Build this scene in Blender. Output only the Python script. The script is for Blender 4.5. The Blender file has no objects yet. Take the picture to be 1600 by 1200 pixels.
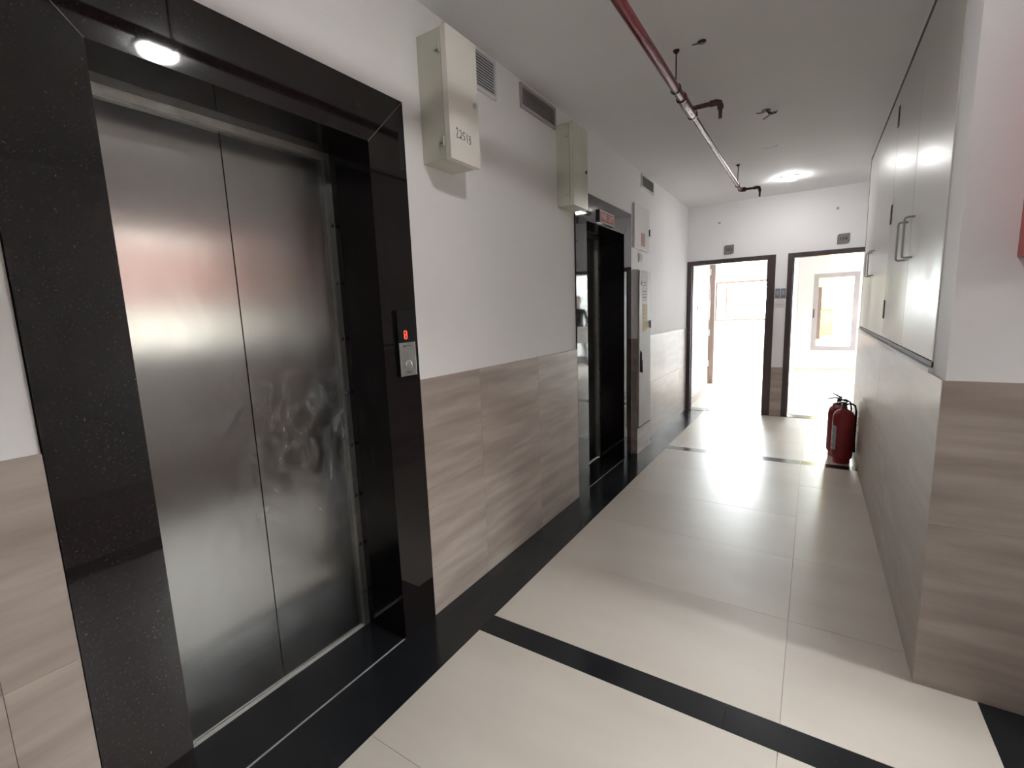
import bpy, bmesh, math, random
from mathutils import Vector, Matrix

random.seed(7)
S = bpy.context.scene
COL = S.collection

# ------------------------------------------------------------------ camera
CAM = Vector((1.5539, 0.0, 1.5))
cd = bpy.data.cameras.new('camera')
cd.sensor_fit = 'HORIZONTAL'; cd.sensor_width = 36.0
cd.lens = 730.5 / 1600.0 * 36.0
cd.clip_start = 0.05; cd.clip_end = 200
cam = bpy.data.objects.new('camera', cd); COL.objects.link(cam)
FW = Vector((-0.53548, 0.83163, -0.14714)); RT = Vector((0.84313, 0.53650, -0.03607)); UP = Vector((-0.04895, 0.14337, 0.98846))
m = Matrix((RT, UP, -FW)).transposed().to_4x4()
m.translation = CAM
cam.matrix_world = m
S.camera = cam

# ------------------------------------------------------------------ world, daylight, exposure
SKY = 62.0
w = bpy.data.worlds.new('sky'); S.world = w; w.use_nodes = True
bg = w.node_tree.nodes['Background']
bg.inputs[0].default_value = (0.93, 0.965, 1.0, 1); bg.inputs[1].default_value = SKY
S.view_settings.view_transform = 'Standard'; S.view_settings.look = 'None'
S.view_settings.exposure = 0.78; S.view_settings.gamma = 1.0
S.view_settings.use_curve_mapping = False
S.cycles.use_denoising = True
S.cycles.max_bounces = 10; S.cycles.diffuse_bounces = 6; S.cycles.glossy_bounces = 5
S.cycles.caustics_reflective = False; S.cycles.caustics_refractive = False
S.cycles.sample_clamp_indirect = 6.0


def portal(name, loc, sx, sy, direction):
    """daylight opening: guides the sky light through a window opening"""
    l = bpy.data.lights.new(name, 'AREA'); l.shape = 'RECTANGLE'; l.size = sx; l.size_y = sy
    l.cycles.is_portal = True
    o = bpy.data.objects.new(name, l); COL.objects.link(o)
    o.location = loc
    o.rotation_euler = Vector(direction).to_track_quat('-Z', 'Y').to_euler()
    return o


# window openings of the place and one added for light: (axis plane, ranges)
LOBBY_X = 4.0
WIN_LOBBY = (1.90, 3.10, 1.22, 2.57)          # y0 y1 z0 z1 in the wall x = LOBBY_X
WIN_FILL = (0.72, 1.04, 1.22, 2.57)       # unseen narrow window, added to brighten the left wall
WIN_R1 = (9.2, 12.8, 0.25, 2.75)             # left wall of the first room
WIN_R1B = (-0.57, 0.75, 1.14, 2.12)         # back wall of the first room (x0 x1 z0 z1)
WIN_R2 = (10.6, 12.6, 0.5, 2.6)             # right wall of the second room
WIN_R2B = (1.54, 2.39, 0.42, 2.16)          # glazed unit in the back wall of the second room
WIN_R2C = (3.2, 4.85, 0.12, 2.6)            # balcony window beside it
BACK_Y = 13.0
R1X, R2X = -2.4, 5.0
YB = -3.4                                   # lobby wall behind the viewpoint
portal('daylight_lobby', (LOBBY_X + .1, (WIN_LOBBY[0] + WIN_LOBBY[1]) / 2, (WIN_LOBBY[2] + WIN_LOBBY[3]) / 2), WIN_LOBBY[3] - WIN_LOBBY[2], WIN_LOBBY[1] - WIN_LOBBY[0], (-1, 0, 0))
portal('daylight_fill', (LOBBY_X + .1, (WIN_FILL[0] + WIN_FILL[1]) / 2, (WIN_FILL[2] + WIN_FILL[3]) / 2), WIN_FILL[3] - WIN_FILL[2], WIN_FILL[1] - WIN_FILL[0], (-1, 0, 0))
portal('daylight_room', (R1X - .1, (WIN_R1[0] + WIN_R1[1]) / 2, (WIN_R1[2] + WIN_R1[3]) / 2), WIN_R1[3] - WIN_R1[2], WIN_R1[1] - WIN_R1[0], (1, 0, 0))
portal('daylight_room_back', ((WIN_R1B[0] + WIN_R1B[1]) / 2, BACK_Y + .1, (WIN_R1B[2] + WIN_R1B[3]) / 2), WIN_R1B[1] - WIN_R1B[0], WIN_R1B[3] - WIN_R1B[2], (0, -1, 0))
portal('daylight_hall', (R2X + .1, (WIN_R2[0] + WIN_R2[1]) / 2, (WIN_R2[2] + WIN_R2[3]) / 2), WIN_R2[3] - WIN_R2[2], WIN_R2[1] - WIN_R2[0], (-1, 0, 0))
portal('daylight_hall_back', ((WIN_R2B[0] + WIN_R2B[1]) / 2, BACK_Y + .1, (WIN_R2B[2] + WIN_R2B[3]) / 2), WIN_R2B[1] - WIN_R2B[0], WIN_R2B[3] - WIN_R2B[2], (0, -1, 0))

portal('daylight_balcony', ((WIN_R2C[0] + WIN_R2C[1]) / 2, BACK_Y + .1, (WIN_R2C[2] + WIN_R2C[3]) / 2), WIN_R2C[1] - WIN_R2C[0], WIN_R2C[3] - WIN_R2C[2], (0, -1, 0))

# ------------------------------------------------------------------ materials
MATS = {}


def mat(name, col, rough=.5, metal=0.0, spec=.5, emit=None, estr=0.0, aniso=0.0):
    if name in MATS: return MATS[name]
    mt = bpy.data.materials.new(name); mt.use_nodes = True
    b = mt.node_tree.nodes['Principled BSDF']
    b.inputs['Base Color'].default_value = (*col, 1)
    b.inputs['Roughness'].default_value = rough
    b.inputs['Metallic'].default_value = metal
    b.inputs['Specular IOR Level'].default_value = spec
    if emit:
        b.inputs['Emission Color'].default_value = (*emit, 1)
        b.inputs['Emission Strength'].default_value = estr
    MATS[name] = mt
    return mt


def N(mt, typ, **kw):
    n = mt.node_tree.nodes.new(typ)
    for k, v in kw.items():
        if k.startswith('i_'):
            n.inputs[k[2:].replace('_', ' ')].default_value = v
        else:
            setattr(n, k, v)
    return n


def L(mt, a, ao, b, bi):
    mt.node_tree.links.new(a.outputs[ao], b.inputs[bi])


def ramp(mt, stops):
    r = N(mt, 'ShaderNodeValToRGB')
    e = r.color_ramp.elements
    e[0].position, e[0].color = stops[0][0], (*stops[0][1], 1)
    e[1].position, e[1].color = stops[-1][0], (*stops[-1][1], 1)
    for p, c in stops[1:-1]:
        x = e.new(p); x.color = (*c, 1)
    return r


def noisy(name, c0, c1, scale=(3, 3, 3), nscale=2.0, detail=6, rough=.4, bump=0.0, metal=0.0, rr=None, spec=.5, coord='Object', lo=.3, hi=.7, mid=None, bscale=None):
    """principled material whose colour wanders between c0 and c1 by a stretched noise"""
    mt = mat(name, c0, rough, metal, spec)
    b = mt.node_tree.nodes['Principled BSDF']
    tc = N(mt, 'ShaderNodeNewGeometry') if coord == 'World' else N(mt, 'ShaderNodeTexCoord')
    mp = N(mt, 'ShaderNodeMapping'); mp.inputs['Scale'].default_value = scale
    L(mt, tc, 'Position' if coord == 'World' else coord, mp, 'Vector')
    nz = N(mt, 'ShaderNodeTexNoise'); nz.inputs['Scale'].default_value = nscale; nz.inputs['Detail'].default_value = detail
    L(mt, mp, 'Vector', nz, 'Vector')
    st = [(lo, c0), (hi, c1)] if mid is None else [(lo, c0), ((lo + hi) / 2, mid), (hi, c1)]
    r = ramp(mt, st)
    L(mt, nz, 'Fac', r, 'Fac'); L(mt, r, 'Color', b, 'Base Color')
    if rr:
        mr = N(mt, 'ShaderNodeMapRange'); mr.inputs['From Min'].default_value = .3; mr.inputs['From Max'].default_value = .7
        mr.inputs['To Min'].default_value = rr[0]; mr.inputs['To Max'].default_value = rr[1]
        L(mt, nz, 'Fac', mr, 'Value'); L(mt, mr, 'Result', b, 'Roughness')
    if bump:
        n2 = N(mt, 'ShaderNodeTexNoise'); n2.inputs['Scale'].default_value = bscale or nscale * 12; n2.inputs['Detail'].default_value = 4
        L(mt, tc, 'Position' if coord == 'World' else coord, n2, 'Vector')
        bp = N(mt, 'ShaderNodeBump'); bp.inputs['Strength'].default_value = bump; bp.inputs['Distance'].default_value = .01
        L(mt, n2, 'Fac', bp, 'Height'); L(mt, bp, 'Normal', b, 'Normal')
    return mt


plaster = noisy('plaster_white', (.87, .86, .87), (.89, .88, .89), nscale=.8, rough=.62, bump=.05, bscale=60, coord='World', spec=.3)
ceil_m = noisy('ceiling_white', (.87, .87, .88), (.89, .89, .90), nscale=.9, rough=.75, coord='World', spec=.2)
room_m = mat('room_white', (.86, .85, .85), .6)
trav = noisy('dado_travertine', (.295, .242, .213), (.47, .405, .365), scale=(.8, .8, 6.5), nscale=2.2, detail=9, rough=.22, coord='World', lo=.30, hi=.72, mid=(.375, .315, .280), rr=(.285, .36), spec=.4)


def shift_by_object(mt, amount):
    """every tile is cut from another part of the stone: offset the pattern per object"""
    mp = next(n for n in mt.node_tree.nodes if n.type == 'MAPPING')
    oi = N(mt, 'ShaderNodeObjectInfo'); mu = N(mt, 'ShaderNodeVectorMath'); mu.operation = 'SCALE'
    cb = N(mt, 'ShaderNodeCombineXYZ')
    for k in range(3): L(mt, oi, 'Random', cb, k)
    L(mt, cb, 'Vector', mu, 0); mu.inputs['Scale'].default_value = amount
    L(mt, mu, 'Vector', mp, 'Location')


shift_by_object(trav, 37.0)
tile_m = noisy('floor_cream', (.53, .475, .42), (.60, .545, .49), scale=(.6, 2.2, 1), nscale=1.6, detail=7, rough=.25, coord='World', rr=(.30, .40), spec=.4)
shift_by_object(tile_m, 23.0)
grout = mat('grout', (.40, .36, .31), .8)
groutd = mat('grout_pale', (.32, .315, .31), .7)


def granite_mat(name, base, speck, rough):
    mt = mat(name, base, rough)
    b = mt.node_tree.nodes['Principled BSDF']
    tc = N(mt, 'ShaderNodeNewGeometry')
    nz = N(mt, 'ShaderNodeTexNoise'); nz.inputs['Scale'].default_value = 160; nz.inputs['Detail'].default_value = 3
    L(mt, tc, 'Position', nz, 'Vector')
    r = ramp(mt, [(.48, base), (.78, speck)])
    L(mt, nz, 'Fac', r, 'Fac'); L(mt, r, 'Color', b, 'Base Color')
    n2 = N(mt, 'ShaderNodeTexNoise'); n2.inputs['Scale'].default_value = 2.5; n2.inputs['Detail'].default_value = 6
    L(mt, tc, 'Position', n2, 'Vector')
    mr = N(mt, 'ShaderNodeMapRange'); mr.inputs['From Min'].default_value = .35; mr.inputs['From Max'].default_value = .7
    mr.inputs['To Min'].default_value = rough; mr.inputs['To Max'].default_value = rough * 2
    L(mt, n2, 'Fac', mr, 'Value'); L(mt, mr, 'Result', b, 'Roughness')
    return mt


granite = granite_mat('granite_black', (.008, .0065, .007), (.024, .016, .016), .03)
granite_f = granite_mat('granite_floor', (.010, .011, .013), (.022, .022, .025), .13)
steel = mat('brushed_steel', (.55, .54, .53), .26, 1.0)
b_ = steel.node_tree.nodes['Principled BSDF']
b_.inputs['Anisotropic'].default_value = .85
tg = N(steel, 'ShaderNodeCombineXYZ'); tg.inputs[1].default_value = 1.0     # grain spreads highlights sideways
L(steel, tg, 'Vector', b_, 'Tangent')
# smears and hand marks on the steel: cloudy roughness and faint waviness
gp = N(steel, 'ShaderNodeNewGeometry')
mp_ = N(steel, 'ShaderNodeMapping'); mp_.inputs['Scale'].default_value = (1, 2.2, 1.3); L(steel, gp, 'Position', mp_, 'Vector')
sn = N(steel, 'ShaderNodeTexNoise'); sn.inputs['Scale'].default_value = 2.2; sn.inputs['Detail'].default_value = 5; sn.inputs['Distortion'].default_value = 1.2
L(steel, mp_, 'Vector', sn, 'Vector')
mr_ = N(steel, 'ShaderNodeMapRange'); mr_.inputs['From Min'].default_value = .35; mr_.inputs['From Max'].default_value = .8
mr_.inputs['To Min'].default_value = .20; mr_.inputs['To Max'].default_value = .24
L(steel, sn, 'Fac', mr_, 'Value'); L(steel, mr_, 'Result', b_, 'Roughness')
rc_ = ramp(steel, [(.3, (.37, .365, .355)), (.8, (.42, .42, .42))]); L(steel, sn, 'Fac', rc_, 'Fac'); L(steel, rc_, 'Color', b_, 'Base Color')
wv = N(steel, 'ShaderNodeTexNoise'); wv.inputs['Scale'].default_value = 1.7; wv.inputs['Detail'].default_value = 1
L(steel, gp, 'Position', wv, 'Vector')
bp_ = N(steel, 'ShaderNodeBump'); bp_.inputs['Strength'].default_value = .05; bp_.inputs['Distance'].default_value = .02

bp_.inputs['Strength'].default_value = .10
L(steel, wv, 'Fac', bp_, 'Height'); L(steel, bp_, 'Normal', b_, 'Normal')
# greasy wipe marks on the first lift's doors: a thin matt film with its own cloudy shape
sx_ = N(steel, 'ShaderNodeSeparateXYZ'); L(steel, gp, 'Position', sx_, 'Vector')
def smooth_mask(out, a0, a1):
    q = N(steel, 'ShaderNodeMapRange'); q.interpolation_type = 'SMOOTHSTEP'
    q.inputs['From Min'].default_value = a0; q.inputs['From Max'].default_value = a1
    L(steel, sx_, out, q, 'Value'); return q
def mul(a, ao, b, bo):
    q = N(steel, 'ShaderNodeMath'); q.operation = 'MULTIPLY'; L(steel, a, ao, q, 0); L(steel, b, bo, q, 1); return q
fm_ = N(steel, 'ShaderNodeTexNoise'); fm_.inputs['Scale'].default_value = 3.6; fm_.inputs['Detail'].default_value = 6; fm_.inputs['Distortion'].default_value = 2.2
L(steel, mp_, 'Vector', fm_, 'Vector')
fr_ = N(steel, 'ShaderNodeMapRange'); fr_.inputs['From Min'].default_value = .44; fr_.inputs['From Max'].default_value = .72; fr_.inputs['To Max'].default_value = .24
L(steel, fm_, 'Fac', fr_, 'Value')
k_ = mul(fr_, 'Result', smooth_mask('Z', .35, .85), 'Result'); k_ = mul(k_, 'Value', smooth_mask('Z', 1.50, 1.15), 'Result')
k_ = mul(k_, 'Value', smooth_mask('Y', .70, .98), 'Result'); k_ = mul(k_, 'Value', smooth_mask('Y', 1.9, 1.6), 'Result')
df_ = N(steel, 'ShaderNodeBsdfDiffuse'); df_.inputs['Color'].default_value = (.62, .64, .68, 1)
mx_ = N(steel, 'ShaderNodeMixShader'); L(steel, k_, 'Value', mx_, 0); L(steel, b_, 'BSDF', mx_, 1); L(steel, df_, 'BSDF', mx_, 2)
L(steel, mx_, 'Shader', steel.node_tree.nodes['Material Output'], 'Surface')

steel_p = noisy('steel_plain', (.38, .38, .37), (.50, .50, .49), nscale=6, rough=.38, metal=1.0)
box_m = noisy('cream_metal', (.82, .795, .74), (.86, .835, .78), nscale=2, rough=.4, coord='World', spec=.4)
boxs_m = noisy('cream_metal_old', (.60, .60, .51), (.66, .66, .57), nscale=2.5, rough=.3, coord='World', spec=.4)
lam = noisy('cabinet_laminate', (.55, .53, .50), (.63, .61, .58), scale=(1, 1.6, .7), nscale=1.7, detail=8, rough=.28, coord='World', rr=(.285, .42))
vent_m = mat('vent_grey', (.44, .41, .42), .5)
ventw_m = mat('vent_white', (.62, .61, .64), .5)
dark_m = mat('dark_void', (.012, .011, .011), .6)
black_m = mat('black_plastic', (.012, .012, .014), .18)
maroon = noisy('door_frame_maroon', (.045, .032, .034), (.075, .055, .055), scale=(8, 8, 1), nscale=3, rough=.35)
brown = noisy('door_brown', (.13, .085, .07), (.19, .13, .105), scale=(8, 8, .8), nscale=3, rough=.4)
white_m = mat('white_plastic', (.74, .73, .72), .35)
pipe_m = noisy('pipe_red', (.12, .017, .025), (.17, .025, .034), nscale=3, rough=.25, coord='World', rr=(.19, .26))
rust_m = noisy('pipe_rust', (.055, .024, .020), (.11, .05, .04), nscale=14, rough=.55)
iron = mat('dark_iron', (.05, .045, .045), .5, .5)
alu = mat('aluminium', (.55, .55, .56), .35, 1.0)
red_paint = noisy('extinguisher_red', (.22, .016, .022), (.27, .022, .028), nscale=3, rough=.25)
red_sign = mat('sign_red', (.42, .10, .09), .4)
red_box = mat('hose_box_red', (.38, .02, .025), .3)
plate_m = mat('plate_grey', (.24, .225, .215), .35, .3)
ink = mat('ink_dark', (.06, .055, .055), .6)
paper = mat('paper', (.72, .70, .70), .7)
note_m = mat('note_cream', (.66, .57, .38), .7)
lamp_m = mat('lamp_glow', (1, 1, 1), .5, emit=(1.0, .98, .96), estr=92.0)
led_m = mat('led_red', (.3, .01, .01), .5, emit=(1.0, .06, .03), estr=1.6)
yellow_m = mat('yellow_wall', (.46, .39, .008), .7)
terr = mat('terracotta', (.075, .036, .028), .8)
terr_f = mat('terracotta_floor', (.40, .13, .03), .6)
ext_w = mat('facade_white', (.62, .60, .55), .8)
ground_m = noisy('ground_grey', (.50, .48, .45), (.58, .56, .53), nscale=.4, rough=.9, coord='World')

def glass_mat(name, tint):
    glass = bpy.data.materials.new(name); glass.use_nodes = True
    nt = glass.node_tree; nt.nodes.clear()
    go = nt.nodes.new('ShaderNodeOutputMaterial'); gm = nt.nodes.new('ShaderNodeMixShader')
    gt = nt.nodes.new('ShaderNodeBsdfTransparent'); gg = nt.nodes.new('ShaderNodeBsdfGlossy'); gl = nt.nodes.new('ShaderNodeFresnel')
    gt.inputs[0].default_value = (*tint, 1); gg.inputs['Roughness'].default_value = .03; gl.inputs[0].default_value = 1.45
    nt.links.new(gl.outputs[0], gm.inputs[0]); nt.links.new(gt.outputs[0], gm.inputs[1]); nt.links.new(gg.outputs[0], gm.inputs[2]); nt.links.new(gm.outputs[0], go.inputs[0])
    return glass


glass = glass_mat('window_glass', (.95, .97, .96))
glass_t = glass_mat('window_glass_tinted', (.95, .95, .93))     # clear glass of the lobby


# ------------------------------------------------------------------ mesh helpers
class MB:
    def __init__(self):
        self.bm = bmesh.new()

    def box(self, x0, x1, y0, y1, z0, z1, bev=0.0):
        r = bmesh.ops.create_cube(self.bm, size=1.0)
        for v in r['verts']:
            v.co = Vector(((x0 + x1) / 2 + v.co.x * (x1 - x0), (y0 + y1) / 2 + v.co.y * (y1 - y0), (z0 + z1) / 2 + v.co.z * (z1 - z0)))
        if bev:
            es = list({e for v in r['verts'] for e in v.link_edges})
            bmesh.ops.bevel(self.bm, geom=es, offset=bev, segments=2, affect='EDGES', profile=.6)
        return self

    def prism(self, pts, a0, a1, axis='x'):
        """polygon in the two other axes, extruded along axis from a0 to a1"""
        def P(p, a):
            return {'x': (a, p[0], p[1]), 'y': (p[0], a, p[1]), 'z': (p[0], p[1], a)}[axis]
        A = [self.bm.verts.new(P(p, a0)) for p in pts]; B = [self.bm.verts.new(P(p, a1)) for p in pts]
        n = len(pts)
        self.bm.faces.new(A); self.bm.faces.new(B[::-1])
        for i in range(n):
            self.bm.faces.new((A[i], B[i], B[(i + 1) % n], A[(i + 1) % n]))
        return self

    def tube(self, pts, r, seg=10, radii=None, caps=True):
        pts = [Vector(p) for p in pts]
        rings = []
        up = Vector((0.123, 0.31, 1)).normalized()
        for i, p in enumerate(pts):
            d = (pts[min(i + 1, len(pts) - 1)] - pts[max(i - 1, 0)]).normalized()
            a = d.cross(up)
            if a.length < 1e-3: a = d.cross(Vector((1, 0, 0)))
            a.normalize(); b = d.cross(a).normalized()
            rr = radii[i] if radii else r
            rings.append([self.bm.verts.new(p + a * (rr * math.cos(2 * math.pi * k / seg)) + b * (rr * math.sin(2 * math.pi * k / seg))) for k in range(seg)])
        for A, B in zip(rings, rings[1:]):
            for k in range(seg):
                self.bm.faces.new((A[k], A[(k + 1) % seg], B[(k + 1) % seg], B[k]))
        if caps:
            self.bm.faces.new(rings[0][::-1]); self.bm.faces.new(rings[-1])
        return self

    def lathe(self, prof, c=(0, 0, 0), seg=24, axis='z'):
        rings = []
        for r, h in prof:
            ring = []
            for k in range(seg):
                t = 2 * math.pi * k / seg
                a, b = r * math.cos(t), r * math.sin(t)
                o = {'z': (a, b, h), 'x': (h, a, b), 'y': (a, h, b)}[axis]
                ring.append(self.bm.verts.new((c[0] + o[0], c[1] + o[1], c[2] + o[2])))
            rings.append(ring)
        for A, B in zip(rings, rings[1:]):
            for k in range(seg):
                self.bm.faces.new((A[k], A[(k + 1) % seg], B[(k + 1) % seg], B[k]))
        self.bm.faces.new(rings[0][::-1]); self.bm.faces.new(rings[-1])
        return self

    def build(self, name, material, parent=None, smooth=False, off=None):
        bmesh.ops.recalc_face_normals(self.bm, faces=self.bm.faces)
        me = bpy.data.meshes.new(name)
        if off is not None:
            bmesh.ops.translate(self.bm, verts=self.bm.verts, vec=-Vector(off))
        self.bm.to_mesh(me); self.bm.free()
        me.materials.append(material)
        if smooth:
            for p in me.polygons: p.use_smooth = True
            if hasattr(me, 'set_sharp_from_angle'): me.set_sharp_from_angle(angle=math.radians(40))
        o = bpy.data.objects.new(name, me); COL.objects.link(o)
        if off is not None: o.location = off
        if parent is not None:
            o.parent = parent
            if off is not None:
                o.matrix_parent_inverse = parent.matrix_world.inverted() if False else Matrix.Identity(4)
        return o


def tag(o, label=None, cat=None, group=None, kind=None):
    if label: o['label'] = label
    if cat: o['category'] = cat
    if group: o['group'] = group
    if kind: o['kind'] = kind
    return o


def thing(name, label, cat, loc=(0, 0, 0), group=None):
    o = bpy.data.objects.new(name, None); COL.objects.link(o)
    o.location = loc; o.empty_display_size = .1
    return tag(o, label, cat, group)


def struct(o, label=None):
    o['kind'] = 'structure'
    if label: o['label'] = label
    return o


def copy_tree(o, parent=None):
    c = o.copy(); COL.objects.link(c); c.parent = parent
    for ch in list(o.children): copy_tree(ch, c)
    return c


def text_mesh(name, txt, size, material, parent, origin, right, up, depth=.001, bold=0.0):
    """flat print: letters as a thin mesh, centred on origin"""
    cu = bpy.data.curves.new(name, 'FONT'); cu.body = txt; cu.size = size
    cu.align_x = 'CENTER'; cu.align_y = 'CENTER'; cu.extrude = depth / 2; cu.offset = bold
    cu.resolution_u = 3
    t = bpy.data.objects.new(name + '_tmp', cu); COL.objects.link(t)
    bpy.context.view_layer.update()
    me = bpy.data.meshes.new_from_object(t.evaluated_get(bpy.context.evaluated_depsgraph_get()))
    bpy.data.objects.remove(t); bpy.data.curves.remove(cu)
    r = Vector(right).normalized(); u = Vector(up).normalized(); n = r.cross(u)
    M = Matrix((r, u, n)).transposed().to_4x4(); M.translation = Vector(origin)
    me.transform(M); me.materials.clear(); me.materials.append(material)
    o = bpy.data.objects.new(name, me); COL.objects.link(o); o.parent = parent
    return o


def strokes(name, lines, wdt, material, parent, origin, right, up, depth=.0006):
    """handwriting: polylines as flat ribbons"""
    r = Vector(right); u = Vector(up); n = r.cross(u); o = Vector(origin)
    mb = MB()
    for ln in lines:
        for (a, b), (c, d) in zip(ln, ln[1:]):
            dx, dy = c - a, d - b; l = math.hypot(dx, dy) or 1
            px, py = -dy / l * wdt / 2, dx / l * wdt / 2
            ex, ey = dx / l * wdt * .3, dy / l * wdt * .3
            q = [(a - ex + px, b - ey + py), (c + ex + px, d + ey + py), (c + ex - px, d + ey - py), (a - ex - px, b - ey - py)]
            A = [mb.bm.verts.new(o + r * x + u * y) for x, y in q]; B = [mb.bm.verts.new(o + r * x + u * y + n * depth) for x, y in q]
            mb.bm.faces.new(A); mb.bm.faces.new(B[::-1])
            for i in range(4): mb.bm.faces.new((A[i], B[i], B[(i + 1) % 4], A[(i + 1) % 4]))
    return mb.build(name, material, parent)


# ------------------------------------------------------------------ structure
H = 2.895; W = 1.967; E = 7.182; PE = 2.233; DADO = 1.21
XL, XR = R1X, R2X

fl = struct(MB().box(XL - .2, XR + .2, YB - .2, BACK_Y + .2, -.20, -.02).build('floor', grout), 'cream tiled corridor floor with black granite border strips')
ce = struct(MB().box(XL - .2, XR + .2, YB - .2, BACK_Y + .2, H, H + .15).build('ceiling', ceil_m), 'flat painted white ceiling of the corridor')

G = .0007


def ftile(x0, x1, y0, y1, m=tile_m, name='floor_tile', dz=0.0):
    return MB().box(x0 + G, x1 - G, y0 + G, y1 - G, -.021, dz).build(name, m, fl)


xs = [.27, .86, 1.525]
for (ya, yb, yj) in [(1.751, 5.03, [2.415, 3.07, 3.725, 4.42]), (5.15, E - .03, [5.83, 6.49])]:
    ys = [ya] + yj + [yb]
    for a, b in zip(ys, ys[1:]):
        xe = W if b <= 6.0 else 2.9
        xs = [.27, 1.525] if b < 4.5 else [.27, .86, 1.525]
        xx = xs + ([2.19] if xe > 2.2 else []) + [xe]
        if a < 2.4:      # this row runs out past the pillar into the lobby as far as the border
            for p, q in zip(xs, xs[1:]): ftile(p, q, a, b, dz=random.uniform(-.0006, .0004))
            MB().prism([(1.525 + G, a + G), (2.145 - G, a + G), (2.145 - G, PE + .02), (W, PE + .02), (W, b - G), (1.525 + G, b - G)], -.021, 0, 'z').build('floor_tile', tile_m, fl)
            continue
        for p, q in zip(xx, xx[1:]): ftile(p, q, a, b, dz=random.uniform(-.0006, .0004))
for a, b in zip([YB, -1.7, -1.02, -.36, .30, .96], [-1.7, -1.02, -.36, .30, .96, 1.624]):
    for p, q in zip([.27, 1.525], [1.525, 2.145]): ftile(p, q, a, b, dz=random.uniform(-.0004, .0003))
    for p, q in zip([2.40, 2.95, 3.5], [2.95, 3.5, 4.0]): ftile(p, q, a, b)
for p, q in zip([2.40, 2.95, 3.5], [2.95, 3.5, 4.0]): ftile(p, q, 1.624, PE)
ftile(2.9, 4.0, PE, 4.0)
# black granite strips: along the left wall, across the floor twice, and the lobby border
for a, b in zip([YB, -1.2, 0.1, 1.35, 2.55, 3.75, 4.95, 6.1], [-1.2, 0.1, 1.35, 2.55, 3.75, 4.95, 6.1, E - .03]):
    ftile(0.004, .27, a, b, granite_f, 'granite_strip')
for p, q in zip([.27, 1.35], [1.35, 2.145]): ftile(p, q, 1.624, 1.751, granite_f, 'granite_strip')
for p, q in zip([.27, .61, 1.21, 1.52], [.61, 1.21, 1.52, W]): ftile(p, q, 5.03, 5.15, granite_f, 'granite_strip')
for a, b in zip([YB, -1.0, .6], [-1.0, .6, PE]): ftile(2.145, 2.40, a, b, granite_f, 'granite_strip')
# floors of the two rooms beyond the doors
for a, b in zip([7.34, 8.3, 9.3, 10.3, 11.2, 12.1], [8.3, 9.3, 10.3, 11.2, 12.1, BACK_Y]):
    for p, q in zip([XL, -1.8, -.9, 0, .6], [-1.8, -.9, 0, .6, 1.13]): ftile(p, q, a, b)
    for p, q in zip([1.23, 2.2, 3.1, 4.1], [2.2, 3.1, 4.1, XR]): ftile(p, q, a, b)

L1, L2 = .953, 4.009                # centres of the two lifts along the wall
LO, LT = .649, 2.426                # half outer width and top of the granite frame
mb = MB()
mb.box(-.34, 0, YB, L1 - LO, 0, H).box(-.34, 0, L1 - LO, L1 + LO, LT, H).box(-.34, 0, L1 + LO, L2 - LO, 0, H)
mb.box(-.34, 0, L2 - LO, L2 + LO, LT, H).box(-.34, 0, L2 + LO, E, 0, H).box(-.45, -.34, YB, E, 0, H)
wl = struct(mb.build('wall_left', plaster), 'white plastered wall with the two lifts and a stone tile dado')

mb = MB()
mb.box(2.12, 2.9, PE, 6.03, 0, H).box(W, 2.12, PE, 6.03, 0, 1.228).box(W, 2.12, PE, 2.452, 1.228, H).box(W, 2.12, 5.985, 6.03, 1.228, H).box(W, 2.12, 2.452, 5.985, 2.875, H)
wr = struct(mb.build('wall_right', plaster), 'white plastered pillar wall on the right with built-in cabinets')

D1 = (0.0, 1.11); D2 = (1.247, 2.36); DT = 2.150
mb = MB()
mb.box(-.45, D1[0], E, E + .12, 0, H).box(D1[0], D1[1], E, E + .12, DT, H).box(D1[1], D2[0], E, E + .12, 0, H).box(D2[0], D2[1], E, E + .12, DT, H).box(D2[1], 3.0, E, E + .12, 0, H)
we = struct(mb.build('wall_end', plaster), 'white end wall with two open doorways')
struct(MB().box(2.9, 3.0, 4.1, E, 0, H).build('wall_recess', plaster), 'white side wall of the recess by the second doorway')
struct(MB().box(2.9, 4.0, 4.0, 4.1, 0, H).build('wall_niche', plaster), 'white wall closing the lobby behind the pillar')
y0, y1, z0, z1 = WIN_LOBBY
mb = MB(); X0, X1 = LOBBY_X, LOBBY_X + .2
ya, yb = WIN_FILL[:2]
mb.box(X0, X1, YB, ya, 0, H).box(X0, X1, yb, y0, 0, H).box(X0, X1, y1, 4.1, 0, H).box(X0, X1, y0, y1, 0, z0).box(X0, X1, y0, y1, z1, H).box(X0, X1, ya, yb, 0, z0).box(X0, X1, ya, yb, z1, H)
wo = struct(mb.build('wall_lobby', plaster), 'white lobby wall opposite the lifts with a long window')
struct(MB().box(-.45, LOBBY_X + .2, YB - .2, YB, 0, H).build('wall_back', plaster), 'white lobby wall behind the viewpoint')
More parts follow.
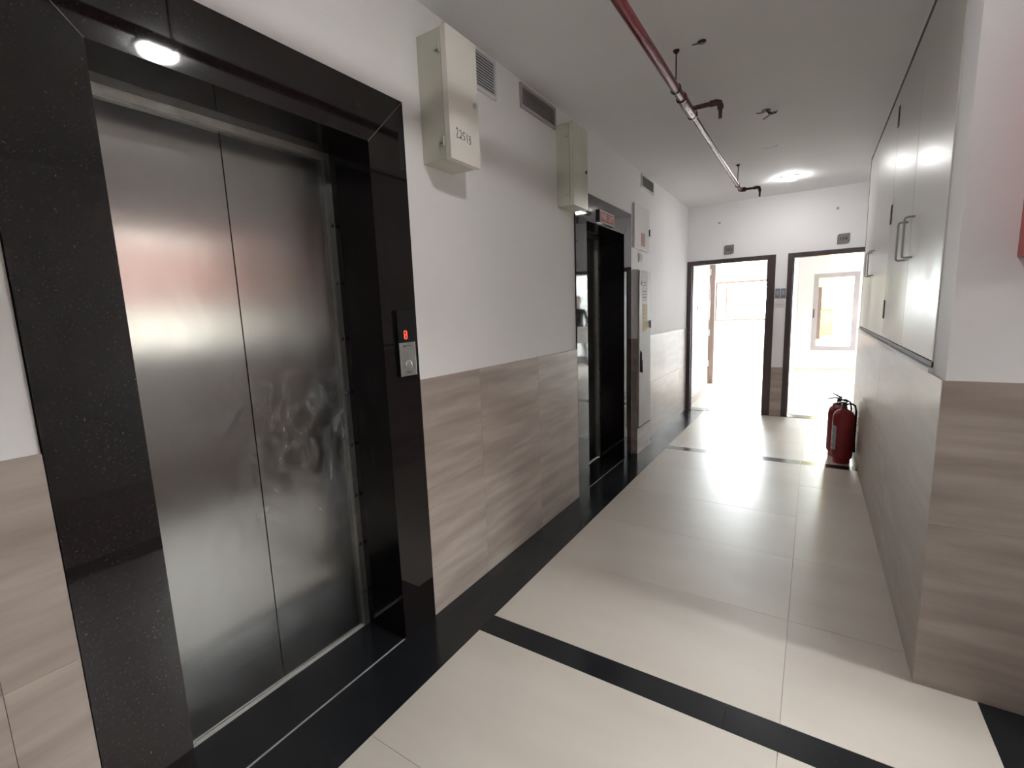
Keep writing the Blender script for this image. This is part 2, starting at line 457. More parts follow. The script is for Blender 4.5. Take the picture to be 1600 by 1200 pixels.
# rooms
y0, y1, z0, z1 = WIN_R1
mb = MB(); mb.box(XL - .2, XL, E + .12, y0, 0, H).box(XL - .2, XL, y1, BACK_Y, 0, H).box(XL - .2, XL, y0, y1, 0, z0).box(XL - .2, XL, y0, y1, z1, H)
struct(mb.build('wall_room_left', room_m), 'white outer wall of the first room')
y0, y1, z0, z1 = WIN_R2
mb = MB(); mb.box(XR, XR + .2, E, y0, 0, H).box(XR, XR + .2, y1, BACK_Y, 0, H).box(XR, XR + .2, y0, y1, 0, z0).box(XR, XR + .2, y0, y1, z1, H)
struct(mb.build('wall_room_right', room_m), 'white outer wall of the second room')
a0, a1, b0, b1 = WIN_R1B; c0, c1, d0, d1 = WIN_R2B
mb = MB(); Y0, Y1 = BACK_Y, BACK_Y + .2
mb.box(XL - .2, a0, Y0, Y1, 0, H).box(a0, a1, Y0, Y1, 0, b0).box(a0, a1, Y0, Y1, b1, H).box(a1, c0, Y0, Y1, 0, H)
mb.box(c0, c1, Y0, Y1, 0, d0).box(c0, c1, Y0, Y1, d1, H).box(c1, WIN_R2C[0], Y0, Y1, 0, H).box(WIN_R2C[1], XR + .2, Y0, Y1, 0, H).box(WIN_R2C[0], WIN_R2C[1], Y0, Y1, 0, WIN_R2C[2]).box(WIN_R2C[0], WIN_R2C[1], Y0, Y1, WIN_R2C[3], H)
struct(mb.build('wall_room_back', room_m), 'bright white back wall of the two rooms')
struct(MB().box(1.13, 1.23, E + .12, BACK_Y, 0, H).build('wall_room_middle', room_m), 'white wall dividing the two rooms')
struct(MB().box(-.12, 0.0, E + .12, 8.9, 0, H).build('wall_room_entry', room_m), 'short white entry wall inside the first doorway')
struct(MB().box(XL - .2, -.45, E, E + .12, 0, H).build('wall_room_front', room_m), 'white front wall of the first room')
struct(MB().box(3.0, XR, E, E + .12, 0, H).build('wall_hall_front', room_m), 'white front wall of the second room')

# dado tiles: square stone tiles, the upper row cut
ZJ = .667; TH = .010


def dado_run(parent, plane, fixed, sign, ranges, joints, z1=DADO):
    for (a, b) in ranges:
        js = [a] + [j for j in joints if a + .01 < j < b - .01] + [b]
        for p, q in zip(js, js[1:]):
            for (za, zb) in ((.0, ZJ), (ZJ, z1)):
                t = random.uniform(TH - .001, TH)
                mb = MB(); g = .0006
                if plane == 'x':
                    x0, x1 = sorted((fixed, fixed + sign * t)); mb.box(x0, x1, p + g, q - g, za + g, zb - g)
                else:
                    y0, y1 = sorted((fixed, fixed + sign * t)); mb.box(p + g, q - g, y0, y1, za + g, zb - g)
                mb.build('dado_tile', trav, parent)


CH = (4.695, 5.17, .066, 1.9)       # chase beside the fire lift: y0 y1 depth height
dado_run(wl, 'x', 0, 1, [(YB, L1 - LO), (L1 + LO, L2 - LO), (L2 + LO, CH[0]), (CH[1], E)], [-1.8, -1.15, -.49, .165, 2.07, 2.73, 5.4, 6.06, 6.72])
dado_run(wr, 'x', W, -1, [(PE, 6.03)], [2.73, 3.39, 4.05, 4.71, 5.37])
dado_run(wr, 'y', PE, -1, [(W - TH, 2.9)], [2.62])
dado_run(we, 'y', E, -1, [(D1[1], D2[0])], [], .09)

# chase box-out that carries the tall metal door
mb = MB().box(0, CH[2] - .008, CH[0] + .008, CH[1], 0, CH[3])
ch = struct(mb.build('trim_1', plaster), 'shallow box-out beside the fire lift, white above and tiled below')
for (za, zb) in ((0, ZJ), (ZJ, DADO)):
    MB().box(.0105, CH[2], CH[0], CH[0] + .008, za, zb).build('dado_tile', trav, ch)
MB().box(CH[2] - .008, CH[2], CH[0] + .008, CH[1], 0, .27).build('dado_tile', trav, ch)


# ------------------------------------------------------------------ lifts
def make_lift(yc, label, nscrew=8):
    t = thing('lift_entrance', label, 'lift', (0, yc, 0))
    oi, zi, oo, zo = .441, 2.211, LO - .002, LT - .002
    f0, f1 = -.022, .0105
    for s in (-1, 1):
        MB().prism([(s * oo, 0.001), (s * oi, 0.001), (s * oi, zi), (s * oo, zo)], f0, f1, 'x').build('jamb_facing', granite, t)
        MB().box(-.245, f0, min(s * oi, s * (oi + .025)), max(s * oi, s * (oi + .025)), .001, zi).build('jamb_return', granite, t)
    MB().prism([(-oi, zi), (oi, zi), (oo - .0012, zo), (-oo + .0012, zo)], f0, f1, 'x').build('lintel_facing', granite, t)
    MB().box(-.245, f0, -oi, oi, zi, zi + .025).build('lintel_soffit', granite, t)
    for s in (-1, 1):      # pale mitre joints
        MB().prism([(s * oi, zi - .0018), (s * oo, zo - .0018), (s * oo, zo), (s * (oo - .0018), zo), (s * oi - s * .0018, zi)], f1 - .001, f1 + .0004, 'x').build('mitre_joint', mat('mitre_grey', (.09, .085, .085), .6), t)
    MB().box(-.245, -.004, -oi, oi, -.018, .0008).build('threshold', granite_f, t)
    MB().box(-.0035, .004, -oo, oo, -.018, .0012).build('threshold_joint', groutd, t)
    MB().box(-.252, -.245, -oi, oi, -.018, .0014).build('sill_edge', steel_p, t)
    sw = .028
    for s in (-1, 1):
        p = MB().box(-.265, -.240, min(s * oi, s * (oi - sw)), max(s * oi, s * (oi - sw)), .002, zi - sw).build('steel_jamb', steel_p, t)
        for k in range(nscrew):
            z = .18 + k * (1.98 / nscrew)
            MB().lathe([(.0095, 0), (.0095, .002), (.005, .004)], (-.240, s * (oi - sw / 2), z), 10, 'x').build('screw', iron, p)
    MB().box(-.265, -.240, -oi, oi, zi - sw, zi).build('steel_head', steel_p, t)
    for s in (-1, 1):
        a, b = sorted((s * .0022, s * (oi - sw + .004)))
        MB().box(-.285, -.262, a, b, .004, zi - sw + .004).build('door_panel', steel, t)
    return t


make_lift(L1, 'large steel lift door in the foreground with black granite surround')
make_lift(L2, 'farther fire lift with polished black granite frame under the red sign')

# call panel on the granite jamb
t = thing('lift_call_panel', 'slim lift call panel with red digit display and steel push plate', 'call panel', (.0105, 1.516, 1.387))
MB().box(0, .014, -.05, .05, -.145, .148, .003).build('back_plate', black_m, t)
d = MB().box(.014, .0165, -.049, .049, .008, .147).build('display', black_m, t)
zx = lambda k: (.0165, k)
dg = [[(-.011, -.018), (-.011, .018), (-.006, .024), (.006, .024), (.011, .018), (.011, -.018), (.006, -.024), (-.006, -.024), (-.011, -.018)], [(-.008, -.012), (.008, .012)]]
dg = [[(x * .72, y * .72) for x, y in ln] for ln in dg]
strokes('digit', dg, .0034, led_m, d, (.0166, -.006, .040), (0, 1, 0), (0, 0, 1))
p = MB().box(.014, .0185, -.049, .049, -.144, .006, .002).build('push_plate', steel_p, t)
MB().lathe([(.020, 0), (.020, .002), (.016, .004), (.016, .0035)], (.0185, 0, -.095), 20, 'x').build('button', alu, p, True)
strokes('arrow_mark', [[(-.006, .007), (0, -.006), (.007, .008)]], .003, white_m, p, (.0226, 0, -.094), (0, 1, 0), (0, 0, 1))
strokes('small_print', [[(-.028, .0), (.022, .0)], [(-.028, -.004), (-.012, -.004)]], .0028, ink, p, (.0186, 0, -.008), (0, 1, 0), (0, 0, 1))
strokes('maker_mark', [[(-.018, -.004), (-.014, .006), (-.006, .006)], [(-.006, -.004), (-.004, .004), (0, -.004), (.004, .004), (.008, -.004)], [(.012, -.004), (.012, .004), (.018, .004)]], .002, ink, p, (.0186, .0, -.128), (0, 1, 0), (0, 0, 1))

# fire lift sign
t = thing('fire_lift_sign', 'small red FIRE LIFT sign on the granite lintel', 'sign', (.0105, 3.97, 2.281))
MB().box(0, .018, -.17, .17, -.052, .052).build('sign_edge', black_m, t)
MB().box(.018, .020, -.168, .168, -.050, .050).build('border', mat('sign_border', (.62, .52, .48), .5), t)
p = MB().box(.020, .0208, -.157, .157, -.039, .039).build('red_panel', red_sign, t)
for wd, oy in (('FIRE', -.078), ('LIFT', .083)):
    text_mesh('lettering', wd, .068, mat('sign_letters', (.80, .62, .58), .5), t, (.0212, oy, -.001), (0, 1, 0), (0, 0, 1), .0006, .0008)


# ------------------------------------------------------------------ electrical boxes
def elec_box(y0, y1, d, z0, z1, label, m, ajar, group):
    t = thing('electrical_box', label, 'box', (0, y0, z0), group)
    w, h = y1 - y0, z1 - z0
    lid = .032
    MB().box(0, d - lid, .002, w - .002, .002, h - .004, .002).build('body', m, t)
    mb = MB()
    # folded lid: front skin with returns on all four sides
    mb.box(d - .002, d, 0, w, 0, h).box(d - lid + .003, d - .002, 0, .002, 0, h).box(d - lid + .003, d - .002, w - .002, w, 0, h)
    mb.box(d - lid + .003, d - .002, .002, w - .002, h - .002, h).box(d - lid + .003, d - .002, .002, w - .002, 0, .002)
    l = mb.build('lid', m if not ajar else box_m, t)
    if ajar:
        l.rotation_euler.z = 0
    for z in (h * .14, h * .84):
        MB().tube([(d - lid - .004, -.004, z - .02), (d - lid - .004, -.004, z + .02)], .004, 8).build('hinge', m, t)
        MB().box(d - lid - .03, d - lid - .008, -.0025, .0005, z - .006, z - .003).build('hinge_mark', mat('hinge_mark_grey', (.25, .24, .21), .5), t)  # thin dark mark beside each hinge
    lk = MB().lathe([(.012, 0), (.012, .004), (.009, .006), (.003, .006)], (d, w - .03, h * .47 if not ajar else h * .5), 14, 'x').build('lock', alu if ajar else iron, t, True)
    return t, w, h


t, w_, h_ = elec_box(1.724, 1.943, .168, 2.198, 2.742, 'larger cream metal box with handwritten number high beside the lift', boxs_m, True, 'cream electrical boxes high on the lift wall')
num = [[(0, .032), (.004, .04), (.009, .034), (.007, .02), (.0, .006), (.004, .001), (.012, .003)],
       [(.020, .034), (.028, .036), (.031, .024), (.028, .008), (.020, .004), (.020, .010), (.034, .003)],
       [(.056, .034), (.043, .034), (.042, .021), (.051, .020), (.052, .008), (.043, .004)],
       [(.068, .034), (.070, .002)],
       [(.082, .031), (.089, .033), (.089, .021), (.083, .019), (.091, .015), (.091, .003), (.082, .001)]]
num = [[(x * 1.12, y * 1.1 - x * .05) for x, y in ln] for ln in num]
strokes('handwritten_number', num, .0035, ink, t, (.1683, .045, .095), (0, 1, 0), (0, 0, 1))
elec_box(3.085, 3.325, .13, 2.232, 2.776, 'smaller plain cream metal box high at the corner of the fire lift', boxs_m, False, 'cream electrical boxes high on the lift wall')


# ------------------------------------------------------------------ vents
def vent(y0, y1, z0, z1, n, m, fm, label, mull=False):
    t = thing('vent_grille', label, 'vent', (0, (y0 + y1) / 2, z0), 'vent grilles under the ceiling')
    hw, h = (y1 - y0) / 2, z1 - z0
    f = .016
    MB().box(.001, .004, -hw + .004, hw - .004, .004, h - .004).build('backing', mat('vent_inside', (.10, .095, .095), .7), t)
    MB().box(0, .014, -hw, hw, h - f, h).build('frame_rail', fm, t); MB().box(0, .014, -hw, hw, 0, f).build('frame_rail', fm, t)
    MB().box(0, .014, -hw, -hw + f, f, h - f).build('frame_stile', fm, t); MB().box(0, .014, hw - f, hw, f, h - f).build('frame_stile', fm, t)
    if mull: MB().box(.004, .010, -.006, .006, f, h - f).build('mullion', fm, t)
    st = (h - 2 * f) / n
    for k in range(n):
        z = f + k * st
        MB().prism([(.005, z + st * .95), (.0125, z + st * .12), (.0138, z + st * .2), (.007, z + st * 1.05)], -hw + f, hw - f, 'y').build('slat', m, t)
    return t


vent(1.905, 2.348, 2.678, 2.880, 12, ventw_m, white_m, 'taller white vent grille half hidden behind the numbered metal box', True)
vent(2.612, 3.068, 2.736, 2.876, 9, vent_m, vent_m, 'long grey vent grille in the middle between the two metal boxes')
vent(4.983, 5.418, 2.742, 2.878, 8, mat('vent_dark', (.22, .21, .2), .5), white_m, 'farthest dark vent grille above the panel with red sticker')

# ------------------------------------------------------------------ panels beside the fire lift
t = thing('distribution_board', 'shallow white wall panel with red warning sticker beside the fire lift', 'panel', (0, 4.725, 2.118))
MB().box(0, .012, .004, .496, .004, .428).build('body', plaster, t)
MB().box(.012, .022, 0, .50, 0, .432, .002).build('door', white_m, t)
MB().box(.022, .032, .488, .498, .16, .23).build('latch', iron, t)
p = MB().box(.022, .0228, .215, .345, .035, .165).build('warning_sticker', mat('sticker_red', (.45, .17, .15), .5), t)
strokes('sticker_print', [[(-.045, .04), (.045, .04)], [(-.03, .01), (.0, -.03), (.02, .015), (-.03, .01)], [(-.04, -.045), (.03, -.045)]], .008, mat('sticker_print', (.60, .36, .33), .5), t, (.0229, .28, .1), (0, 1, 0), (0, 0, 1))

t = thing('switch_plate', 'small white switch plate under the panel with red sticker', 'switch', (0, 4.975, 2.036))
MB().box(0, .009, -.062, .062, -.045, .045, .002).build('plate', white_m, t)
for s in (-1, 1): MB().box(.009, .0125, s * .025 - .018, s * .025 + .018, -.028, .028, .002).build('rocker', mat('switch_rocker', (.64, .63, .63), .3), t)

t = thing('duct_door', 'tall narrow grey metal duct door with paper notices beside the fire lift', 'cabinet door', (CH[2], 4.712, .285))
dm = noisy('duct_grey', (.47, .455, .455), (.55, .535, .53), scale=(1, 1, .6), nscale=3, rough=.48, coord='World', spec=.35)
MB().box(0, .012, .0, .385, 0, 1.607, .002).build('door_leaf', dm, t)
MB().box(.0, .016, 0, .385, -.010, -.002).build('bottom_edge', iron, t)
p = MB().prism([(.018, .580), (.120, .560), (.108, .690), (.092, .705), (.090, .775), (.040, .805), (.022, .76)], .0121, .0135, 'x').build('torn_black_sticker', mat('tape_black', (.012, .009, .009), .95, spec=.05), t)
p = MB().box(.012, .0128, .09, .255, 1.30, 1.585).build('paper_notice', paper, t)
strokes('notice_print', [[(-.05, .05), (.05, .05)], [(-.05, .02), (.04, .02)], [(-.06, -.04), (.06, -.04)], [(-.06, -.07), (.05, -.07)], [(-.06, -.1), (.06, -.1)]], .006, ink, p, (.0129, .172, 1.44), (0, 1, 0), (0, 0, 1))
MB().prism([(.04, 1.47), (.07, 1.46), (.06, 1.51)], .0121, .0135, 'x').build('black_mark', mat('tape_black', (.012, .009, .009), .95), t)
p = MB().box(.012, .0128, .10, .27, .99, 1.27).build('cream_notice', note_m, t)
strokes('notice_print', [[(-.05, .08), (.05, .08)], [(-.05, .04), (.05, .04)], [(-.05, 0), (.03, 0)], [(-.05, -.04), (.05, -.04)]], .005, mat('faded_ink', (.4, .33, .22), .6), p, (.0129, .185, 1.13), (0, 1, 0), (0, 0, 1))
MB().box(.012, .03, .355, .372, 1.02, 1.10, .002).build('handle', alu, t)


# ------------------------------------------------------------------ doorways in the end wall
def doorway(name, x0, x1, jl, jr, label):
    t = bpy.data.objects.new(name, None); COL.objects.link(t); t.location = (0, E, 0); struct(t, label)
    mb = MB().prism([(x0, 0), (x0 + jl, 0), (x0 + jl, DT - .06), (x0, DT)], -.012, .105, 'y'); mb.build('jamb', maroon, t)
    mb = MB().prism([(x1 - jr, 0), (x1, 0), (x1, DT), (x1 - jr, DT - .06)], -.012, .105, 'y'); mb.build('jamb', maroon, t)
    MB().prism([(x0 + jl, DT - .06), (x1 - jr, DT - .06), (x1, DT), (x0, DT)], -.012, .105, 'y').build('head', maroon, t)
    MB().box(x0 + jl, x1 - jr, -.03, .16, -.018, .003).build('threshold', granite_f, t)
    # rebate strip along the jambs
    MB().box(x0 + jl, x0 + jl + .012, .045, .10, .003, DT - .06).build('door_stop', maroon, t)
    return t


doorway('door_1', D1[0], D1[1], .062, .098, 'left open doorway with dark maroon frame in the end wall')
doorway('door_2', D2[0], D2[1], .062, .098, 'right open doorway with dark maroon frame beside the cabinets')
for s, x in ((0, .54), (1, 1.822)):
    t = thing('number_plate', ['grey door number plate above the left doorway', 'grey door number plate above the right doorway'][s], 'number plate', (x, E, 2.268), 'door number plates')
    hw, hh, r = .062, .062, .028
    pts = [(-hw, -hh)]
    pts += [(hw - r + r * math.cos(a), -hh + r + r * math.sin(a)) for a in [math.radians(q) for q in (-90, -60, -30, 0)]]
    pts += [(hw, hh)]
    pts += [(-hw + r + r * math.cos(a), hh - r + r * math.sin(a)) for a in [math.radians(q) for q in (90, 120, 150, 180)]]
    MB().prism(pts, -.008, 0, 'y').build('plate', plate_m, t)
    text_mesh('number', ['103', '104'][s], .058, ink, t, (0, -.0085, 0), (1, 0, 0), (0, 0, 1), .001, .0008)
for s, x in ((0, .41), (1, 1.746)):
    tag(MB().lathe([(.016, 0), (.014, -.006), (.004, -.008)], (0, 0, 0), 12, 'y').build('wall_plug', vent_m, None, off=None), ['small grey wall plug high above the left doorway', 'small grey wall plug high above the right doorway'][s], 'wall plug', 'wall plugs above the doorways').location = (x, E, 2.637)
for s, x in ((0, 1.148), (1, 1.212)):
    t = thing('bell_push', ['left grey bell push between the two doorways', 'right grey bell push between the two doorways'][s], 'bell push', (x, E, 1.655), 'bell pushes between the doorways')
    bm_ = mat('bell_grey', (.20, .21, .25), .3)
    MB().box(-.028, .028, -.012, 0, -.065, .055, .003).build('plate', bm_, t)
    MB().box(-.014, .014, -.016, -.012, -.035, .03, .002).build('push_button', mat('bell_button', (.36, .38, .44), .3), t)
t = thing('paper_notice', 'small white paper notice stuck under the bell pushes', 'paper', (1.178, E, 1.515))
MB().prism([(-.058, -.06), (.058, -.06), (.055, .03), (.02, .05), (-.02, .055), (-.055, .02)], -.002, 0, 'y').build('sheet', paper, t)
strokes('print', [[(-.035, -.01), (.035, -.01)], [(-.03, -.03), (.03, -.03)]], .006, mat('print_grey', (.42, .42, .46), .6), t, (0, -.0022, 0), (1, 0, 0), (0, 0, 1))


# ------------------------------------------------------------------ built-in cabinet on the right wall
t = thing('wall_cabinet', 'long built-in wall cabinet with four pale laminate doors', 'cabinet', (W, 2.455, 1.231))
cy0, cy1, cz0, cz1 = 2.455, 5.982, 1.231, 2.872
cl, chh = cy1 - cy0, cz1 - cz0
MB().box(.03, .14, 0, cl, 0, chh).build('carcass', dark_m, t)
fw_ = .022
for nm, a in (('frame_rail', (-.006, .03, 0, cl, chh - fw_, chh)), ('frame_rail', (-.006, .03, 0, cl, 0, fw_)), ('frame_stile', (-.006, .03, cl - fw_, cl, fw_, chh - fw_)), ('frame_stile', (-.004, .03, 0, .006, fw_, chh - fw_))):
    MB().box(*a).build(nm, lam if a[2] == 0 and a[3] < .1 else iron, t)
js = [.007, 3.262 - cy0, 4.11 - cy0, 5.13 - cy0, cl - fw_]
for i in range(4):
    d = MB().box(-.004, .022, js[i] + .002, js[i + 1] - .002, fw_ + .003, chh - fw_ - .003, .0015).build('cabinet_door', lam, t)
    hy = (js[i + 1] - .10) if i % 2 == 0 else (js[i] + .11)
    zt, zb = 1.915 - cz0, 1.715 - cz0
    MB().tube([(-.004, hy, zt), (-.036, hy, zt), (-.043, hy, zt - .004), (-.045, hy, zt - .012), (-.045, hy, zb + .012), (-.043, hy, zb + .004), (-.036, hy, zb), (-.004, hy, zb)], .0055, 8).build('handle', alu, d, True)
for z in (2.675, 2.064, 1.443):
    MB().box(-.009, -.004, 4.085 - cy0, 4.135 - cy0, z - .062 - cz0, z + .062 - cz0, .002).build('hinge', iron, t)
struct(MB().box(W - .016, W, 2.44, 6.03, 1.2105, 1.229).build('trim_2', mat('ledge_white', (.72, .70, .69), .4)), 'thin white ledge under the wall cabinet')

# red hose box on the pillar at the picture's edge
t = thing('fire_hose_box', 'red fire hose box fixed on the pillar at the right edge', 'hose box', (2.11, PE, 1.626))
MB().box(0, .6, -.16, 0, 0, .70, .004).build('body', red_box, t)
MB().box(.03, .57, -.166, -.16, .03, .67, .002).build('door', red_box, t)
MB().tube([(.09, -.166, .28), (.09, -.19, .28), (.09, -.19, .42), (.09, -.166, .42)], .006, 8).build('handle', alu, t)


# ------------------------------------------------------------------ sprinkler pipe
PX, PZ = .853, 2.70
t = thing('sprinkler_pipe', 'long red fire sprinkler pipe hung under the ceiling', 'pipe', (PX, 3.2, H))
dz = PZ - H
MB().tube([(0, YB - 3.2 + .02, dz), (0, -.16, dz)], .024, 16).build('main_pipe', pipe_m, t, True)
MB().tube([(0, -.16, dz), (0, 2.40, dz)], .0185, 16).build('reduced_pipe', pipe_m, t, True)
MB().tube([(0, -.20, dz), (0, -.17, dz), (0, .09, dz), (0, .12, dz)], .03, 16, radii=[.0265, .029, .029, .0225]).build('tee_fitting', pipe_m, t, True)
for yy in (-.19, .10): MB().tube([(0, yy - .008, dz), (0, yy + .008, dz)], .0315, 16).build('fitting_collar', pipe_m, t, True)


def branch(y, r, ln):
    MB().tube([(.015, y, dz), (ln - .03, y, dz)], r, 12).build('branch_pipe', rust_m, t, True)
    MB().tube([(ln - .045, y, dz), (ln - .012, y, dz), (ln + .008, y, dz - .006), (ln + .014, y, dz - .026), (ln + .014, y, dz - .04)], r * 1.35, 12).build('elbow', rust_m, t, True)
    MB().tube([(ln + .014, y, dz - .03), (ln + .014, y, dz - .095)], r * .85, 12, radii=[r * .9, r * .7]).build('drop_nipple', rust_m, t, True)


branch(0.0, .0135, .165)
MB().tube([(0, 2.38, dz), (0, 2.42, dz), (.012, 2.44, dz), (.05, 2.44, dz)], .023, 12).build('elbow', rust_m, t, True)
branch(2.44, .0125, .165)
for yy, r in ((-.33, .0275), (2.2, .0215), (-2.1, .0275)):
    h = MB().tube([(r * math.cos(a), yy, dz + r * math.sin(a)) for a in [2 * math.pi * k / 16 for k in range(17)]], .003, 6).build('hanger_ring', iron, t)
    MB().tube([(0, yy, dz + r), (0, yy, -.001)], .004, 6).build('hanger_rod', iron, h)
    MB().lathe([(.018, 0), (.018, -.004), (.006, -.018)], (0, yy, -.0005), 10).build('anchor', iron, h)


# ------------------------------------------------------------------ ceiling lights and loose wires
def downlight(x, y, label):
    t = thing('ceiling_light', label, 'ceiling light', (x, y, H), 'round ceiling lights')
    MB().lathe([(.098, 0), (.098, -.008), (.088, -.012), (.082, -.012), (.082, -.004)], (0, 0, 0), 32).build('rim', white_m, t, True)
    MB().lathe([(.081, -.010), (.080, -.026), (.070, -.034), (.03, -.037)], (0, 0, 0), 32).build('diffuser', lamp_m, t, True)
    return t


downlight(1.335, 1.25, 'round ceiling light overhead that mirrors in the lift lintel')
downlight(1.262, 6.28, 'bright round ceiling light near the end doorways')

t = thing('loose_wires', 'bare dark wires hanging from a ceiling outlet', 'wires', (1.196, 4.09, H))
MB().lathe([(.03, 0), (.03, -.003), (.012, -.007)], (0, 0, 0), 12).build('outlet_hole', iron, t)
wv_ = [[(0, 0, 0), (.01, -.02, -.02), (.03, -.05, -.04), (.025, -.09, -.07), (-.005, -.13, -.10)], [(0, 0, 0), (.02, .0, -.03), (.04, -.03, -.045), (.07, -.03, -.04)], [(0, 0, 0), (-.03, .0, -.012), (-.06, -.03, -.016)], [(0, 0, 0), (.03, .03, -.012), (.055, .04, -.01)], [(.03, -.05, -.04), (.05, -.05, -.05), (.075, -.045, -.035)]]
for ln in wv_: MB().tube(ln, .0035, 6).build('wire', iron, t, True)
t = thing('ceiling_stub', 'small dark conduit stub in the ceiling near the red pipe', 'conduit stub', (.987, 2.863, H))
MB().lathe([(.022, 0), (.022, -.004), (.012, -.010)], (0, 0, 0), 14).build('cap', iron, t)
MB().tube([(0, 0, -.004), (-.02, -.012, -.012), (-.045, -.02, -.012)], .003, 6).build('wire_end', iron, t)
t = thing('ceiling_wire', 'short pale wire end sticking out of the ceiling', 'wire', (1.21, 5.0, H))
MB().lathe([(.007, 0), (.007, -.006), (.003, -.010)], (0, 0, 0), 10).build('cap', white_m, t)
MB().tube([(0, 0, -.006), (-.06, .01, -.012), (-.10, -.005, -.008)], .0022, 6).build('strand', white_m, t)


# ------------------------------------------------------------------ fire extinguishers
def extinguisher(loc, rz, label):
    t = thing('fire_extinguisher', label, 'extinguisher', loc, 'fire extinguishers on the floor')
    t.rotation_euler.z = rz
    R = .086
    MB().lathe([(.060, 0), (.068, .0), (.068, .045), (.062, .05)], (0, 0, 0), 28).build('foot_ring', red_paint, t, True)
    prof = [(.03, .035), (.066, .038), (.080, .050), (R, .072), (R, .43), (.083, .455), (.072, .482), (.050, .503), (.026, .514), (.022, .53)]
    b = MB().lathe(prof, (0, 0, 0), 32).build('cylinder', red_paint, t, True)
    mb = MB()
    n = 12
    for z0, z1 in ((.13, .36),):
        A = [(-1.35 + 1.9 * k / n) for k in range(n + 1)]
        V = [[mb.bm.verts.new((( R + dr) * math.cos(a), (R + dr) * math.sin(a), z)) for a in A] for dr, z in ((.0006, z0), (.0006, z1))]
        for k in range(n): mb.bm.faces.new((V[0][k], V[0][k + 1], V[1][k + 1], V[1][k]))
    lb = mb.build('paper_label', mat('label_grey', (.42, .40, .42), .5), t)
    mb = MB()
    for z in (.325, .30, .255, .235, .215, .175, .155):
        A = [(-1.2 + 1.5 * k / n) for k in range(n + 1)]
        V = [[mb.bm.verts.new(((R + .001) * math.cos(a), (R + .001) * math.sin(a), zz)) for a in A] for zz in (z, z + .007)]
        for k in range(n): mb.bm.faces.new((V[0][k], V[0][k + 1], V[1][k + 1], V[1][k]))
    mb.build('label_print', mat('label_print', (.10, .07, .08), .6), lb)
    MB().lathe([(.024, .525), (.026, .535), (.02, .54), (.018, .572), (.012, .578)], (0, 0, 0), 18).build('valve', iron, t, True)
    MB().prism([(-.015, .565), (.02, .572), (.085, .560), (.098, .548), (.101, .552), (.088, .572), (.02, .584), (-.02, .578)], -.011, .011, 'y').build('carry_handle', iron, t)
    MB().prism([(-.022, .578), (.01, .588), (.055, .618), (.06, .625), (.05, .624), (.0, .60), (-.025, .59)], -.010, .010, 'y').build('squeeze_lever', iron, t)
    MB().lathe([(.014, 0), (.014, .012), (.010, .014)], (.0, -.02, .555), 14, 'y').build('pressure_gauge', alu, t)
    MB().tube([(-.015, 0, .555), (-.05, 0, .566), (-.088, .0, .545), (-.100, 0, .49), (-.100, 0, .36), (-.099, 0, .22), (-.098, 0, .16)], .009, 10).build('hose', black_m, t, True)
    MB().tube([(-.098, 0, .20), (-.098, 0, .10)], .012, 10, radii=[.011, .016]).build('nozzle', black_m, t, True)
    return t


extinguisher((1.845, 5.27, .0), math.radians(200), 'nearer red fire extinguisher with label standing against the right wall')
extinguisher((1.812, 5.50, .0), math.radians(170), 'farther red fire extinguisher half hidden behind the nearer one')


# ------------------------------------------------------------------ windows and glazing
def window_x(name, x, y0, y1, z0, z1, n, m, label, glass=glass):
    t = bpy.data.objects.new(name, None); COL.objects.link(t); t.location = (x, y0, z0); struct(t, label)
    w, h, f = y1 - y0, z1 - z0, .05
    MB().box(-.03, .03, 0, w, 0, f).build('frame_rail', m, t); MB().box(-.03, .03, 0, w, h - f, h).build('frame_rail', m, t)
    for k in range(n + 1):
        y = (w - f) * k / n
        MB().box(-.03, .03, y, y + f, f, h - f).build('frame_stile', m, t)
    for k in range(n):
        MB().box(-.003, .003, (w - f) * k / n + f, (w - f) * (k + 1) / n, f, h - f).build('pane', glass, t)
    return t


def window_y(name, y, x0, x1, z0, z1, cuts, m, f, label, glass=glass):
    t = bpy.data.objects.new(name, None); COL.objects.link(t); t.location = (x0, y, z0); struct(t, label)
    w, h = x1 - x0, z1 - z0
    MB().box(0, w, -.03, .05, 0, f).build('frame_rail', m, t); MB().box(0, w, -.03, .05, h - f, h).build('frame_rail', m, t)
    c = [0] + cuts + [w - f]
    for x in c: MB().box(x, x + f, -.03, .05, f, h - f).build('frame_stile', m, t)
    for a, b in zip(c, c[1:]): MB().box(a + f, b, .01, .016, f, h - f).build('pane', glass, t)
    return t


window_x('window_1', LOBBY_X + .1, *WIN_LOBBY, 3, alu, 'long aluminium lobby window opposite the lifts', glass_t)
window_x('window_added', LOBBY_X + .1, *WIN_FILL, 1, alu, 'narrow aluminium lobby window added to brighten the lift wall', glass_t)
window_x('window_2', R1X - .1, *WIN_R1, 3, brown, 'large side window of the first room')
window_x('window_3', R2X + .1, *WIN_R2, 4, alu, 'large side window of the second room')
window_y('window_4', BACK_Y + .05, *WIN_R1B, [.24], brown, .05, 'brown framed window at the back of the first room')
ws = window_y('window_5', BACK_Y + .02, *WIN_R2B, [], mat('frame_mauve', (.40, .36, .37), .4), .10, 'tall pale framed window at the back of the second room')
window_y('window_6', BACK_Y + .05, *WIN_R2C, [.8], alu, .05, 'tall balcony window at the back of the second room')
MB().box(.015, .04, -.05, -.03, .75, .95).build('handle', iron, ws)
MB().box(.10, .17, .0, .05, .25, 1.45).build('sash_stile', mat('sash_brown', (.22, .15, .13), .4), ws)

